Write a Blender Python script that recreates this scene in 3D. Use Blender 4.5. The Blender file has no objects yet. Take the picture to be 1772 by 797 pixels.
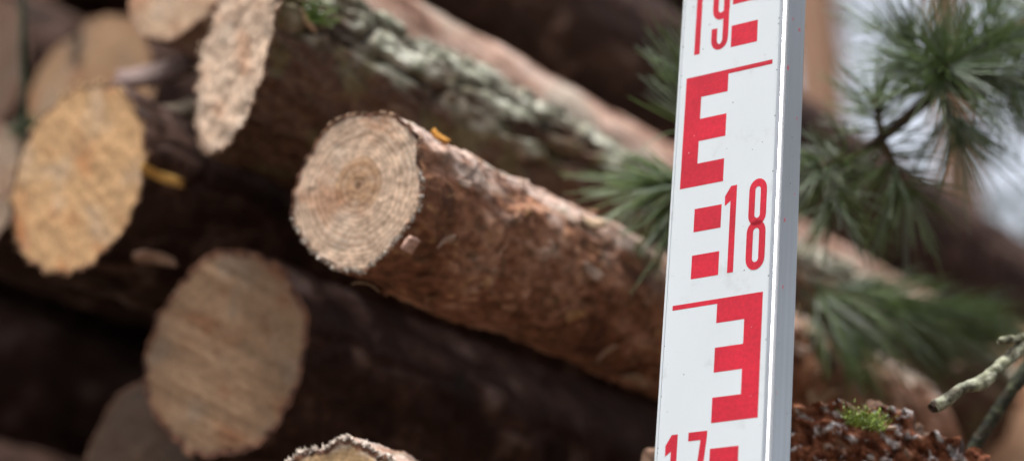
import bpy, math, random
import numpy as np
from mathutils import Matrix, Vector, Quaternion

# ------------------------------------------------------------------ camera, sky, sun, exposure
SC = bpy.context.scene
COL = SC.collection
FPX, CX, CY = 3500.0, 886.0, 398.5          # focal length in photo pixels, image centre
PITCH = math.radians(23.0)
CAMZ = 1.52
cam_d = bpy.data.cameras.new('camera')
cam = bpy.data.objects.new('camera', cam_d)
COL.objects.link(cam)
cam.location = (0, 0, CAMZ)
cam.rotation_euler = (math.pi / 2 + PITCH, 0, 0)
cam_d.sensor_width = 36.0
cam_d.lens = 36.0 * FPX / 1772.0
cam_d.clip_start = 0.05
cam_d.clip_end = 1000.0
cam_d.dof.use_dof = True
cam_d.dof.focus_distance = 0.78
cam_d.dof.aperture_fstop = 4.8
SC.camera = cam

SUN_DIR = Vector((-0.16, -0.24, 0.95)).normalized()      # from the scene towards the sun
w = bpy.data.worlds.new('World')
SC.world = w
w.use_nodes = True
nt = w.node_tree
bg = nt.nodes['Background']
sky = nt.nodes.new('ShaderNodeTexSky')
sky.sky_type = 'NISHITA'
sky.sun_disc = False
sky.sun_elevation = math.asin(SUN_DIR.z)
sky.sun_rotation = math.atan2(SUN_DIR.x, SUN_DIR.y)
sky.dust_density = 4.0
sky.air_density = 1.0
hs = nt.nodes.new('ShaderNodeHueSaturation')              # overcast: nearly colourless sky
hs.inputs['Saturation'].default_value = 0.34
nt.links.new(sky.outputs[0], hs.inputs['Color'])
nt.links.new(hs.outputs[0], bg.inputs['Color'])
bg.inputs['Strength'].default_value = 0.085
sun_d = bpy.data.lights.new('sun', 'SUN')
sun_d.energy = 1.5
sun_d.angle = math.radians(24)
sun_d.color = (1.0, 0.97, 0.93)
sun = bpy.data.objects.new('sun', sun_d)
COL.objects.link(sun)
sun.location = (-3, -3, 6)
sun.rotation_euler = (-SUN_DIR).to_track_quat('-Z', 'Y').to_euler()

SC.view_settings.view_transform = 'Standard'
SC.view_settings.look = 'None'
SC.view_settings.exposure = 1.8
SC.view_settings.gamma = 1.0
SC.render.engine = 'CYCLES'
SC.cycles.use_denoising = True
SC.cycles.max_bounces = 6

# ------------------------------------------------------------------ helpers
CP, SP = math.cos(PITCH), math.sin(PITCH)
FW = np.array([0, CP, SP]); UP = np.array([0, -SP, CP]); RT = np.array([1.0, 0, 0])
CAM = np.array([0, 0, CAMZ])


def cdir(v):                                 # camera-frame vector (x right, y down, z ahead) -> world
    return RT * v[0] - UP * v[1] + FW * v[2]


def at(px, py, z):                           # a point seen at a pixel, z metres ahead of the camera
    return CAM + cdir(((px - CX) / FPX * z, (py - CY) / FPX * z, z))


def tag(o, label=None, cat=None, group=None, kind=None):
    if label: o['label'] = label
    if cat: o['category'] = cat
    if group: o['group'] = group
    if kind: o['kind'] = kind
    return o


def empty(name, mat=None):
    o = bpy.data.objects.new(name, None)
    o.empty_display_size = 0.05
    COL.objects.link(o)
    if mat is not None: o.matrix_world = mat
    return o


def mesh_obj(name, verts, faces, material, parent=None, smooth=True, col=None, extra=None, mat=None):
    me = bpy.data.meshes.new(name)
    verts = np.asarray(verts, dtype=np.float32)
    if isinstance(faces, np.ndarray):
        n, k = faces.shape
        me.vertices.add(len(verts)); me.vertices.foreach_set('co', verts.ravel())
        me.loops.add(n * k); me.loops.foreach_set('vertex_index', faces.astype(np.int32).ravel())
        me.polygons.add(n)
        me.polygons.foreach_set('loop_start', np.arange(0, n * k, k, dtype=np.int32))
        me.polygons.foreach_set('loop_total', np.full(n, k, dtype=np.int32))
        me.update(calc_edges=True)
    else:
        me.from_pydata([tuple(map(float, v)) for v in verts], [], faces)
    if smooth:
        me.polygons.foreach_set('use_smooth', np.ones(len(me.polygons), dtype=bool))
    if col is not None:
        a = me.color_attributes.new('Col', 'FLOAT_COLOR', 'POINT')
        c = np.ones((len(verts), 4), dtype=np.float32); c[:, :3] = col
        a.data.foreach_set('color', c.ravel())
    if extra:
        for k_, v_ in extra.items():
            a = me.attributes.new(k_, 'FLOAT', 'POINT')
            a.data.foreach_set('value', np.asarray(v_, dtype=np.float32).ravel())
    me.materials.append(material)
    me.validate()
    o = bpy.data.objects.new(name, me)
    COL.objects.link(o)
    if parent is not None: o.parent = parent
    if mat is not None: o.matrix_world = mat
    return o


def frame(origin, xaxis, up=(0, 0, 1)):
    x = Vector(xaxis).normalized(); u = Vector(up)
    y = u.cross(x).normalized(); z = x.cross(y)
    m = Matrix((x, y, z)).transposed().to_4x4()
    m.translation = Vector(origin)
    return m


# ---- vectorised noise
def _h(i, j, k, s):
    i = i.astype(np.int64).astype(np.uint32); j = j.astype(np.int64).astype(np.uint32); k = k.astype(np.int64).astype(np.uint32)
    n = i * np.uint32(374761393) + j * np.uint32(668265263) + k * np.uint32(2147483647 - 1640531527 % 2147483647) + np.uint32((s * 974711 + 12345) & 0xffffffff)
    n = (n ^ (n >> np.uint32(13))) * np.uint32(1274126177)
    n = (n ^ (n >> np.uint32(16))) * np.uint32(2246822519)
    n = n ^ (n >> np.uint32(15))
    return n


def _u(n): return (n & np.uint32(0xffffff)).astype(np.float32) / np.float32(0xffffff)


def noise(p, seed=0):                        # gradient-like smooth noise, about -1..1
    f = np.floor(p); t = (p - f).astype(np.float32); w_ = t * t * t * (t * (t * 6 - 15) + 10)
    out = np.zeros(len(p), dtype=np.float32)
    for dx in (0, 1):
        for dy in (0, 1):
            for dz in (0, 1):
                n = _h(f[:, 0] + dx, f[:, 1] + dy, f[:, 2] + dz, seed)
                gx = _u(n) * 2 - 1; gy = _u(n * np.uint32(747796405)) * 2 - 1; gz = _u(n * np.uint32(277803737) + np.uint32(77)) * 2 - 1
                g = gx * (t[:, 0] - dx) + gy * (t[:, 1] - dy) + gz * (t[:, 2] - dz)
                wt = (w_[:, 0] if dx else 1 - w_[:, 0]) * (w_[:, 1] if dy else 1 - w_[:, 1]) * (w_[:, 2] if dz else 1 - w_[:, 2])
                out += g * wt
    return out * 1.5


def fbm(p, seed=0, o=4, gain=0.5):
    a, s = 1.0, np.zeros(len(p), dtype=np.float32)
    for i in range(o):
        s += a * noise(p * (2.03 ** i), seed + 17 * i); a *= gain
    return s


def worley(p, seed=0):
    f = np.floor(p); F1 = np.full(len(p), 9.0, np.float32); F2 = F1.copy(); I = np.zeros(len(p), np.float32)
    for dx in (-1, 0, 1):
        for dy in (-1, 0, 1):
            for dz in (-1, 0, 1):
                c = f + np.array([dx, dy, dz])
                n = _h(c[:, 0], c[:, 1], c[:, 2], seed)
                j = np.stack([_u(n), _u(n * np.uint32(747796405)), _u(n * np.uint32(277803737) + np.uint32(77))], 1)
                d = np.linalg.norm(c + j - p, axis=1).astype(np.float32)
                m = d < F1
                F2 = np.where(m, F1, np.minimum(F2, d)); I = np.where(m, _u(n * np.uint32(3266489917)), I); F1 = np.where(m, d, F1)
    return F1, F2, I


def sstep(a, b, x):
    t = np.clip((x - a) / (b - a), 0, 1); return t * t * (3 - 2 * t)


def mixc(a, b, t): return a + (np.asarray(b, np.float32) - a) * t[:, None]


def ramp(t, stops):                          # piecewise-linear palette
    xs = [s[0] for s in stops]; cs = np.array([s[1] for s in stops], np.float32)
    return np.stack([np.interp(t, xs, cs[:, k]) for k in range(3)], 1).astype(np.float32)


# ------------------------------------------------------------------ materials
def new_mat(name):
    m = bpy.data.materials.new(name); m.use_nodes = True
    return m, m.node_tree, m.node_tree.nodes['Principled BSDF']


def N(t, kind, **kw):
    n = t.nodes.new(kind)
    for k, v in kw.items(): setattr(n, k, v)
    return n


def attr_mat(name, rough=0.7, bump_scale=600, bump=0.35, bump_dist=0.0006, var=0.35, spec=0.3):
    m, t, b = new_mat(name)
    a = N(t, 'ShaderNodeAttribute', attribute_name='Col')
    tc = N(t, 'ShaderNodeTexCoord')
    no = N(t, 'ShaderNodeTexNoise'); no.inputs['Scale'].default_value = bump_scale; no.inputs['Detail'].default_value = 5
    n2 = N(t, 'ShaderNodeTexNoise'); n2.inputs['Scale'].default_value = bump_scale * 0.4; n2.inputs['Detail'].default_value = 4
    t.links.new(tc.outputs['Object'], no.inputs['Vector']); t.links.new(tc.outputs['Object'], n2.inputs['Vector'])
    mr = N(t, 'ShaderNodeMapRange'); mr.inputs[1].default_value = 0.3; mr.inputs[2].default_value = 0.7
    mr.inputs[3].default_value = 1 - var; mr.inputs[4].default_value = 1 + var
    t.links.new(n2.outputs['Fac'], mr.inputs[0])
    mx = N(t, 'ShaderNodeVectorMath', operation='SCALE')
    t.links.new(a.outputs['Color'], mx.inputs[0]); t.links.new(mr.outputs[0], mx.inputs['Scale'])
    t.links.new(mx.outputs[0], b.inputs['Base Color'])
    bp = N(t, 'ShaderNodeBump'); bp.inputs['Strength'].default_value = bump; bp.inputs['Distance'].default_value = bump_dist
    t.links.new(no.outputs['Fac'], bp.inputs['Height']); t.links.new(bp.outputs[0], b.inputs['Normal'])
    b.inputs['Roughness'].default_value = rough
    b.inputs['Specular IOR Level'].default_value = spec
    return m


BARK = attr_mat('pine_bark', 0.65, 500, 0.5, 0.0008, 0.35, 0.16)
WOOD = attr_mat('sawn_wood', 0.75, 1300, 0.5, 0.0005, 0.25)
_t = WOOD.node_tree                          # growth rings: darker latewood towards the end of each ring
_r = N(_t, 'ShaderNodeAttribute', attribute_name='Ring'); _a = N(_t, 'ShaderNodeAttribute', attribute_name='RingAmt')
_f = N(_t, 'ShaderNodeMath', operation='FRACT'); _p = N(_t, 'ShaderNodeMath', operation='POWER'); _p.inputs[1].default_value = 2.5
_m = N(_t, 'ShaderNodeMath', operation='MULTIPLY')
_t.links.new(_r.outputs['Fac'], _f.inputs[0]); _t.links.new(_f.outputs[0], _p.inputs[0]); _t.links.new(_p.outputs[0], _m.inputs[0]); _t.links.new(_a.outputs['Fac'], _m.inputs[1])
_x = N(_t, 'ShaderNodeMix', data_type='RGBA', blend_type='MULTIPLY'); _x.inputs[7].default_value = (0.62, 0.45, 0.34, 1)
_b = _t.nodes['Principled BSDF']; _src = _b.inputs['Base Color'].links[0].from_socket
_t.links.new(_m.outputs[0], _x.inputs[0]); _t.links.new(_src, _x.inputs[6]); _t.links.new(_x.outputs[2], _b.inputs['Base Color'])
CRUMB = attr_mat('crumbly_bark', 0.8, 800, 0.8, 0.0011, 0.45, 0.15)
LEAF = attr_mat('pine_needle', 0.33, 300, 0.05, 0.0002, 0.15, 0.6)
TWIG = attr_mat('lichen_twig', 0.7, 600, 0.9, 0.0012, 0.5)


def plain(name, col, rough, metal=0.0, spec=0.5, var=0.0, scale=60, stretch=None, bump=0.0):
    m, t, b = new_mat(name)
    b.inputs['Roughness'].default_value = rough; b.inputs['Metallic'].default_value = metal
    b.inputs['Specular IOR Level'].default_value = spec
    tc = N(t, 'ShaderNodeTexCoord'); mp = N(t, 'ShaderNodeMapping')
    if stretch: mp.inputs['Scale'].default_value = stretch
    no = N(t, 'ShaderNodeTexNoise'); no.inputs['Scale'].default_value = scale; no.inputs['Detail'].default_value = 5
    t.links.new(tc.outputs['Object'], mp.inputs[0]); t.links.new(mp.outputs[0], no.inputs['Vector'])
    cr = N(t, 'ShaderNodeValToRGB')
    cr.color_ramp.elements[0].position = 0.3; cr.color_ramp.elements[1].position = 0.7
    cr.color_ramp.elements[0].color = [c * (1 - var) for c in col] + [1]
    cr.color_ramp.elements[1].color = [min(1, c * (1 + var)) for c in col] + [1]
    t.links.new(no.outputs['Fac'], cr.inputs[0]); t.links.new(cr.outputs[0], b.inputs['Base Color'])
    if bump:
        bp = N(t, 'ShaderNodeBump'); bp.inputs['Strength'].default_value = bump; bp.inputs['Distance'].default_value = 0.0003
        t.links.new(no.outputs['Fac'], bp.inputs['Height']); t.links.new(bp.outputs[0], b.inputs['Normal'])
    return m


# ------------------------------------------------------------------ ground
gm = plain('forest_floor', (0.06, 0.045, 0.03), 0.95, var=0.5, scale=3.0)
g = mesh_obj('ground', [(-400, -400, 0), (400, -400, 0), (400, 400, 0), (-400, 400, 0)], [(0, 1, 2, 3)], gm, smooth=False)
tag(g, kind='structure')

# ------------------------------------------------------------------ logs
C = lambda *v: np.array(v, np.float32)


def bark_surface(style, P, TH, nz, r, seed):
    """P: cylinder points (x along the log), nz: world-up part of the normal. Returns height (m) and colour."""
    S = seed * 101
    if style == 'flaky':                     # thin papery upper-stem bark of Scots pine
        wv = np.stack([noise(P / 0.022, S + 1), noise(P / 0.022, S + 2), noise(P / 0.022, S + 3)], 1)
        q = P / C(0.050, 0.027, 0.027) + 0.40 * wv
        t = fbm(q, S + 5, 3) * 3.4 + 6
        st = np.floor(t); fr = t - st
        h = 0.0008 * (st + sstep(0, 0.14, fr))
        h += 0.0007 * np.exp(-(fr / 0.16) ** 2)                        # lifted flake lips
        t2 = fbm(P / C(0.022, 0.013, 0.013) + 9 + 0.3 * wv, S + 6, 3) * 2.4 + 5; st2 = np.floor(t2); fr2 = t2 - st2
        h += 0.00045 * (st2 + sstep(0, 0.2, fr2)) + 0.00030 * fbm(P / 0.006, S + 7, 3)
        rid = 0.55 * _u(_h(st, st2, st * 0, S)) + 0.45 * np.clip(0.5 + 0.9 * fbm(P / 0.026, S + 10, 3), 0, 1)
        c = ramp(rid, [(0, (0.095, 0.045, 0.030)), (0.35, (0.20, 0.085, 0.048)), (0.55, (0.30, 0.140, 0.082)), (0.75, (0.42, 0.225, 0.145)), (1, (0.52, 0.35, 0.27))])
        e = np.exp(-(fr / 0.09) ** 2) * sstep(-0.1, 0.25, fbm(P / 0.014, S + 11, 2)) + 0.6 * np.exp(-(fr2 / 0.10) ** 2) * sstep(0.0, 0.35, fbm(P / 0.01, S + 15, 2))
        c = mixc(c, (0.46, 0.27, 0.12), np.clip(e, 0, 1) * 0.7)
        pale = sstep(0.02, 0.55, nz - 0.02 + 0.60 * fbm(P / C(0.03, 0.018, 0.018), S + 12, 4))   # upper side painted paler, as if lit by the sky
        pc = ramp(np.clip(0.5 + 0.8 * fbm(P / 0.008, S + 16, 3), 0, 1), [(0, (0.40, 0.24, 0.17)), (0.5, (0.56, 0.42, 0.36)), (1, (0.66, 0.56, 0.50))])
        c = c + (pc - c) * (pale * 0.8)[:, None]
        gr = sstep(0.2, 0.6, fbm(P / C(0.035, 0.018, 0.018), S + 13, 3)) * sstep(0.1, 0.6, nz)
        c = mixc(c, (0.27, 0.26, 0.20), gr * 0.8)
        dk = sstep(0.35, 0.6, fbm(P / C(0.012, 0.008, 0.008), S + 18, 3))
        c = mixc(c, (0.07, 0.04, 0.028), dk * 0.45)
    elif style in ('mossy', 'ridged', 'thick'):          # furrowed lower-stem bark
        k = {'mossy': 1.0, 'ridged': 0.75, 'thick': 1.2}[style]
        q = P / (C(0.080, 0.016, 0.016) * k); q = q + 0.45 * np.stack([noise(P / 0.03, S + 1), noise(P / 0.03, S + 2), noise(P / 0.03, S + 3)], 1)
        F1, F2, I = worley(q, S + 4)
        e = F2 - F1
        wf = sstep(-0.55, 0.10, nz + 0.4 * noise(P / 0.05, S + 30)) if style == 'mossy' else 1.0
        e = e * wf + 0.35 * (1 - wf)
        h = 0.0080 * k * sstep(0.02, 0.24, e) * (0.45 + 0.75 * I * wf)
        t = fbm(P / C(0.03, 0.010, 0.010) + 0.3 * noise(P / 0.01, S + 6)[:, None], S + 5, 3) * 3 + 6; st = np.floor(t); fr = t - st
        h += 0.0012 * (st + sstep(0, 0.2, fr)) * 0.8 + 0.0016 * fbm(P / C(0.012, 0.006, 0.006), S + 7, 4, 0.6)
        rid = 0.5 * I + 0.5 * _u(_h(st, np.floor(I * 99), st * 0, S))
        c = ramp(rid, [(0, (0.070, 0.038, 0.026)), (0.4, (0.13, 0.070, 0.045)), (0.75, (0.20, 0.120, 0.080)), (1, (0.27, 0.19, 0.14))])
        c = mixc(c, (0.035, 0.022, 0.016), (1 - sstep(0.03, 0.22, e)) * 0.8)
        if style == 'mossy':
            c = c * 0.62
            lm = sstep(0.05, 0.5, nz + 0.65 * fbm(P / C(0.06, 0.03, 0.03), S + 12, 4) + 0.05) * (0.15 + 0.85 * sstep(0.06, 0.3, e))
            lc = ramp(np.clip(0.5 + 0.7 * fbm(P / 0.01, S + 14, 3), 0, 1), [(0, (0.11, 0.12, 0.075)), (0.45, (0.36, 0.37, 0.28)), (1, (0.68, 0.68, 0.58))])
            c = c + (lc - c) * (lm * 0.92)[:, None]
            gp = sstep(0.15, 0.5, fbm(P / 0.018, S + 31, 4)) * 0.6
            c = mixc(c, (0.13, 0.115, 0.055), gp * (1 - lm))
    elif style == 'smooth':
        t = fbm(P / C(0.04, 0.018, 0.018), S + 5, 3) * 3 + 6; st = np.floor(t); fr = t - st
        h = 0.0006 * (st + sstep(0, 0.2, fr)) + 0.0006 * fbm(P / 0.008, S + 7, 3)
        rid = np.clip(0.5 + 0.7 * fbm(P / C(0.05, 0.02, 0.02), S + 8, 4), 0, 1)
        c = ramp(rid, [(0, (0.15, 0.075, 0.05)), (0.4, (0.38, 0.23, 0.17)), (0.7, (0.54, 0.37, 0.30)), (1, (0.60, 0.47, 0.40))])
        c = mixc(c, (0.32, 0.32, 0.26), sstep(0.1, 0.6, fbm(P / 0.05, S + 12, 3)) * 0.5)
    else:                                    # 'dark': red-brown scaly bark
        q = P / C(0.035, 0.018, 0.018); q = q + 0.4 * np.stack([noise(P / 0.02, S + 1), noise(P / 0.02, S + 2), noise(P / 0.02, S + 3)], 1)
        F1, F2, I = worley(q, S + 4); e = F2 - F1
        h = 0.0022 * sstep(0.02, 0.3, e) * (0.5 + 0.6 * I) + 0.0008 * fbm(P / 0.007, S + 7, 3)
        rid = np.clip(0.55 * I + 0.45 * (0.5 + 0.8 * fbm(P / 0.02, S + 8, 3)), 0, 1)
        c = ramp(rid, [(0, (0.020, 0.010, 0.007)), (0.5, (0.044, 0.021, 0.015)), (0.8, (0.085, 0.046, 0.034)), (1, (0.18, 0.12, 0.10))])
    return h, c


def face_surface(P, tt, ang, r, seed, o):
    """Cut face colour and relief: rings, rays, saw marks, bark rim."""
    S = seed * 57 + 7
    y, z = P[:, 1] - o['pith'][0] * r, P[:, 2] - o['pith'][1] * r
    rad = np.sqrt(y * y + z * z)
    P2 = np.stack([P[:, 0] * 0, P[:, 1], P[:, 2]], 1)
    wob = fbm(P2 / (r * 0.5), S, 3) * 0.0012
    sp = o['ring']
    ph = (rad + wob) / sp + 0.35 * np.sin((rad + wob) / sp * 0.9)
    ca, sa = math.cos(o['saw']), math.sin(o['saw'])
    ps = np.stack([P2[:, 0], (P[:, 1] * ca + P[:, 2] * sa) / 0.09, (-P[:, 1] * sa + P[:, 2] * ca) / 0.004], 1)
    sawm = 0.8 * noise(ps, S + 3) + 0.9 * noise(ps * C(1, 0.7, 0.3), S + 4)
    fine = fbm(P2 / 0.005, S + 5, 2)
    big = fbm(P2 / (r * 0.45), S + 6, 3)
    c = np.tile(C(*o['wood']), (len(P), 1))
    c = c * (1 + 0.13 * big + 0.15 * sawm * o['sawamt'] + 0.12 * fine)[:, None]
    heart = 1 - sstep(o['heart'] * r * 0.85, o['heart'] * r * 1.1, rad + wob)
    c = mixc(c, C(*o['heartcol']), heart * 0.85 * np.clip(0.8 + 0.5 * fine, 0, 1))
    c = mixc(c, C(0.16, 0.075, 0.035), (1 - sstep(0.0008, 0.0028, rad)) * 0.8)
    st = sstep(0.0, 0.7, fbm(np.stack([P2[:, 0], ps[:, 1] * 2.2, ps[:, 2] * 0.2], 1) + 20, S + 8, 4))
    c = mixc(c, C(*o['wood']) * C(0.78, 0.50, 0.36), st * o['stain'])
    gy = sstep(0.1, 0.7, fbm(P2 / (r * 0.6) + 40, S + 41, 3))
    c = mixc(c, C(0.42, 0.37, 0.31) * o['wood'][0] / 0.45, gy * 0.28)
    h = 0.0002 * fine + 0.0004 * sawm * o['sawamt'] + 0.0012 * big * o['rough']
    h += 0.0007 * o['rough'] * fbm(P2 / 0.007, S + 9, 3)
    pn = np.arctan2(z, y)
    for (a0, w0, r0, r1) in o['cracks']:       # drying splits run out from the pith
        dl = np.abs((pn - a0 + 0.12 * noise(P2 / 0.01, S + 40) + math.pi) % (2 * math.pi) - math.pi) * rad
        cm = (1 - sstep(w0 * 0.5, w0, dl)) * sstep(r0 * r * 0.9, r0 * r * 1.1, rad) * (1 - sstep(r1 * r * 0.85, r1 * r, rad)) * (np.abs((pn - a0 + math.pi) % (2 * math.pi) - math.pi) < 1.2)
        c = mixc(c, C(0.05, 0.03, 0.02), cm * 0.9); h = h - 0.002 * cm
    # pale torn fibres in the outermost sapwood
    lip = sstep(0.86, 0.95, tt) * sstep(0.0, 0.5, fbm(P2 / 0.008, S + 10, 2) + 0.3) * o['lip']
    c = mixc(c, C(0.66, 0.58, 0.50), lip * 0.8)
    bt = 1 - o['barkt'] / r
    bm = sstep(bt - 0.006, bt + 0.006, tt + 0.012 * fbm(P2 / 0.008, S + 11, 2))
    bc = ramp(np.clip(0.5 + 0.7 * fbm(P2 / 0.006, S + 12, 4), 0, 1), [(0, (0.04, 0.018, 0.012)), (0.5, (0.14, 0.058, 0.034)), (0.8, (0.24, 0.11, 0.06)), (1, (0.32, 0.20, 0.14))])
    if o['barkt'] > 0.01:
        wv = np.stack([P2[:, 0], noise(P2 / 0.010, S + 20), noise(P2 / 0.010, S + 21)], 1)
        q = np.stack([P2[:, 0], rad / 0.0032, ang * r / 0.014], 1) + 0.7 * wv
        F1, F2, I = worley(q, S + 22)
        F3, F4, I2 = worley(np.stack([P2[:, 0], rad / 0.0016, ang * r / 0.0034], 1) + 0.8 * wv, S + 24)
        tl = fbm(np.stack([P2[:, 0], rad / 0.006, ang * r / 0.022], 1) + 0.4 * wv, S + 27, 4, 0.6) * 4; tf_ = tl - np.floor(tl)
        hb = 0.0010 * (I - 0.5) + 0.0010 * (I2 - 0.5) + 0.0011 * (np.floor(tl) + sstep(0, 0.25, tf_)) + 0.0010 * fbm(P2 / 0.003, S + 23, 3, 0.7)
        bc = ramp(np.clip(0.40 * I + 0.40 * I2 + 0.45 * fbm(P2 / 0.005, S + 12, 4) + 0.12, 0, 1), [(0, (0.050, 0.019, 0.012)), (0.3, (0.15, 0.052, 0.028)), (0.65, (0.29, 0.105, 0.052)), (0.9, (0.42, 0.20, 0.12)), (1, (0.50, 0.38, 0.31))])
        lich = sstep(0.33, 0.5, fbm(np.stack([P2[:, 0], rad / 0.0045, ang * r / 0.009], 1), S + 26, 4, 0.65) + 0.35 * (I2 - 0.5) - 0.04)
        bc = mixc(bc, C(0.72, 0.70, 0.71), lich * 0.9); hb = hb + lich * 0.0006
        h = h * (1 - bm) + (hb + o['barklip']) * bm
    else:
        h = h + bm * (0.0009 * fbm(P2 / 0.004, S + 13, 2))
    c = c + (bc - c) * bm[:, None]
    return h, np.clip(c, 0.004, 1), ph, np.full(len(P), o['ringamt'], np.float32) * (1 - bm)


FACE = dict(stain=0.55, cracks=(), pith=(0.08, 0.05), ring=0.0026, saw=0.6, sawamt=0.6, wood=(0.52, 0.36, 0.24), ringamt=0.5, heart=0.32,
            heartcol=(0.50, 0.27, 0.12), rough=0.5, lip=0.0, barkt=0.002, barklip=0.0)


def make_log(label, near, far, r, style, seed, edge=0.002, length=None, face_n=None, face=None, taper=0.0,
             lobes=0.03, group='pine logs in the pile', name='pine_log', notches=(), far_n=None, world=False, face_mat=None):
    A = np.array(near, float) if world else at(*near)
    B = np.array(far, float) if world else at(*far)
    ax = B - A; L = np.linalg.norm(ax); ax = ax / L
    if length: L = length
    M = frame(A, ax)
    R3 = np.array(M.to_3x3())
    root = empty(name, M)
    tag(root, label, 'log', group)
    nt_ = max(24, int(2 * math.pi * r / edge)); nx = max(8, int(L / edge / 1.15))
    th = np.arange(nt_) / nt_ * 2 * math.pi
    xs = np.linspace(0, L, nx + 1)
    X, TH = np.meshgrid(xs, th, indexing='ij'); X = X.ravel(); TH = TH.ravel()
    ct, st = np.cos(TH), np.sin(TH)
    Pc = np.stack([X, r * ct, r * st], 1) + seed * 3.71
    nz = ct * R3[2, 1] + st * R3[2, 2]
    low = 1 + lobes * fbm(np.stack([X / 0.35, ct * 1.1, st * 1.1], 1) + seed * 1.7, seed, 2) - taper * X / L
    h, c = bark_surface(style, Pc, TH, nz, r, seed)
    h = h - h.mean()
    for (a0, wd, dp) in notches:
        d = (TH - a0 + math.pi) % (2 * math.pi) - math.pi
        h = h - dp * np.exp(-(d / wd) ** 2)
    Rr = r * low + h
    y, z = Rr * ct, Rr * st

    def shear(n):
        if n is None: return 0.0, 0.0
        l = R3.T @ cdir(n); return -l[1] / l[0], -l[2] / l[0]
    ky, kz = shear(face_n); fy, fz = shear(far_n)
    x = X + (ky * y + kz * z) * np.clip(1 - X / (0.5 * L), 0, 1) + (fy * y + fz * z) * np.clip((X - 0.5 * L) / (0.5 * L), 0, 1)
    rag = 0.0010 * fbm(np.stack([ct, st, ct * 0], 1) * r / 0.004, seed + 5, 3)
    x = x + rag * np.clip(1 - X / 0.004, 0, 1)
    V = np.stack([x, y, z], 1)
    i = np.arange(nx)[:, None] * nt_; j = np.arange(nt_)[None, :]; j2 = (j + 1) % nt_
    Fq = np.stack([i + j, i + nt_ + j, i + nt_ + j2, i + j2], -1).reshape(-1, 4)[:, ::-1]
    mesh_obj('bark', V, Fq, BARK, root, col=c)
    # cut faces at both ends
    o = dict(FACE); o.update(face or {})
    for end in (0, 1):
        ring = V[:nt_] if end == 0 else V[-nt_:]
        e2 = edge * 0.9 if end == 0 else edge * 2
        nr = max(8, int(r / e2))
        tt = np.linspace(0, 1, nr + 1)[1:] ** 0.85
        T, K = np.meshgrid(tt, np.arange(nt_), indexing='ij')
        Yc, Zc = (ring[:, 1] * T).ravel(), (ring[:, 2] * T).ravel()
        sy_, sz_ = (ky, kz) if end == 0 else (fy, fz)
        xp = sy_ * Yc + sz_ * Zc + (0 if end == 0 else L)
        rimx = np.tile(ring[:, 0], nr); tf = sstep(0.93, 1.0, T.ravel())
        xc0 = xp * (1 - tf) + rimx * tf
        Pf = np.stack([xc0, Yc, Zc], 1); Pf = np.vstack([Pf, [[0 if end == 0 else L, 0, 0]]])
        tv = np.append(T.ravel(), 0.0); an = np.append(np.tile(th, nr), 0.0)
        hf, cf, pf, af = face_surface(Pf, tv, an, r, seed + end * 40, o)
        last = (tv > 0.999)
        Vf = Pf.copy(); sg = -1 if end == 0 else 1
        Vf[:, 0] += sg * hf * np.where(last, 0.25, 1.0)
        ii = np.arange(nr - 1)[:, None] * nt_
        Ff = np.stack([ii + j, ii + j2, ii + nt_ + j2, ii + nt_ + j], -1).reshape(-1, 4)
        if end: Ff = Ff[:, ::-1]
        ctr = nr * nt_
        # centre fan as quads that share the pith vertex pairwise
        fan = [(ctr, int((k + 1) % nt_), int(k)) if not end else (ctr, int(k), int((k + 1) % nt_)) for k in range(nt_)]
        me = mesh_obj('cut_face', Vf, Ff[:, ::-1], face_mat or WOOD, root, col=cf, extra={'Ring': pf, 'RingAmt': af})
        bm_faces = np.array(fan, dtype=np.int32)
        # the fan is tiny; add it through bmesh-free extension of the mesh
        import bmesh
        bm = bmesh.new(); bm.from_mesh(me.data); bm.verts.ensure_lookup_table()
        for a_, b_, c_ in fan:
            f_ = bm.faces.new((bm.verts[a_], bm.verts[b_], bm.verts[c_])); f_.smooth = True
        bmesh.ops.recalc_face_normals(bm, faces=bm.faces[:])
        bm.to_mesh(me.data); bm.free()
    root['r'] = r; root['L'] = L
    return root


DIRC = np.array([0.634, 0.289, 0.717])       # the pile's log direction in the camera frame (level in the world)


def along(px, py, z, L, d=DIRC):             # far end of a log that starts at a pixel
    d = np.array(d, float); d = d / np.linalg.norm(d)
    p = np.array([(px - CX) / FPX * z, (py - CY) / FPX * z, z]) + d * L
    return (CX + FPX * p[0] / p[2], CY + FPX * p[1] / p[2], p[2])


LOGS = {}


def log_px(key, label, near, r, L, style, seed, d=DIRC, **kw):
    LOGS[key] = make_log(label, near, along(*near, L, d), r, style, seed, **kw)
    return LOGS[key]


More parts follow.
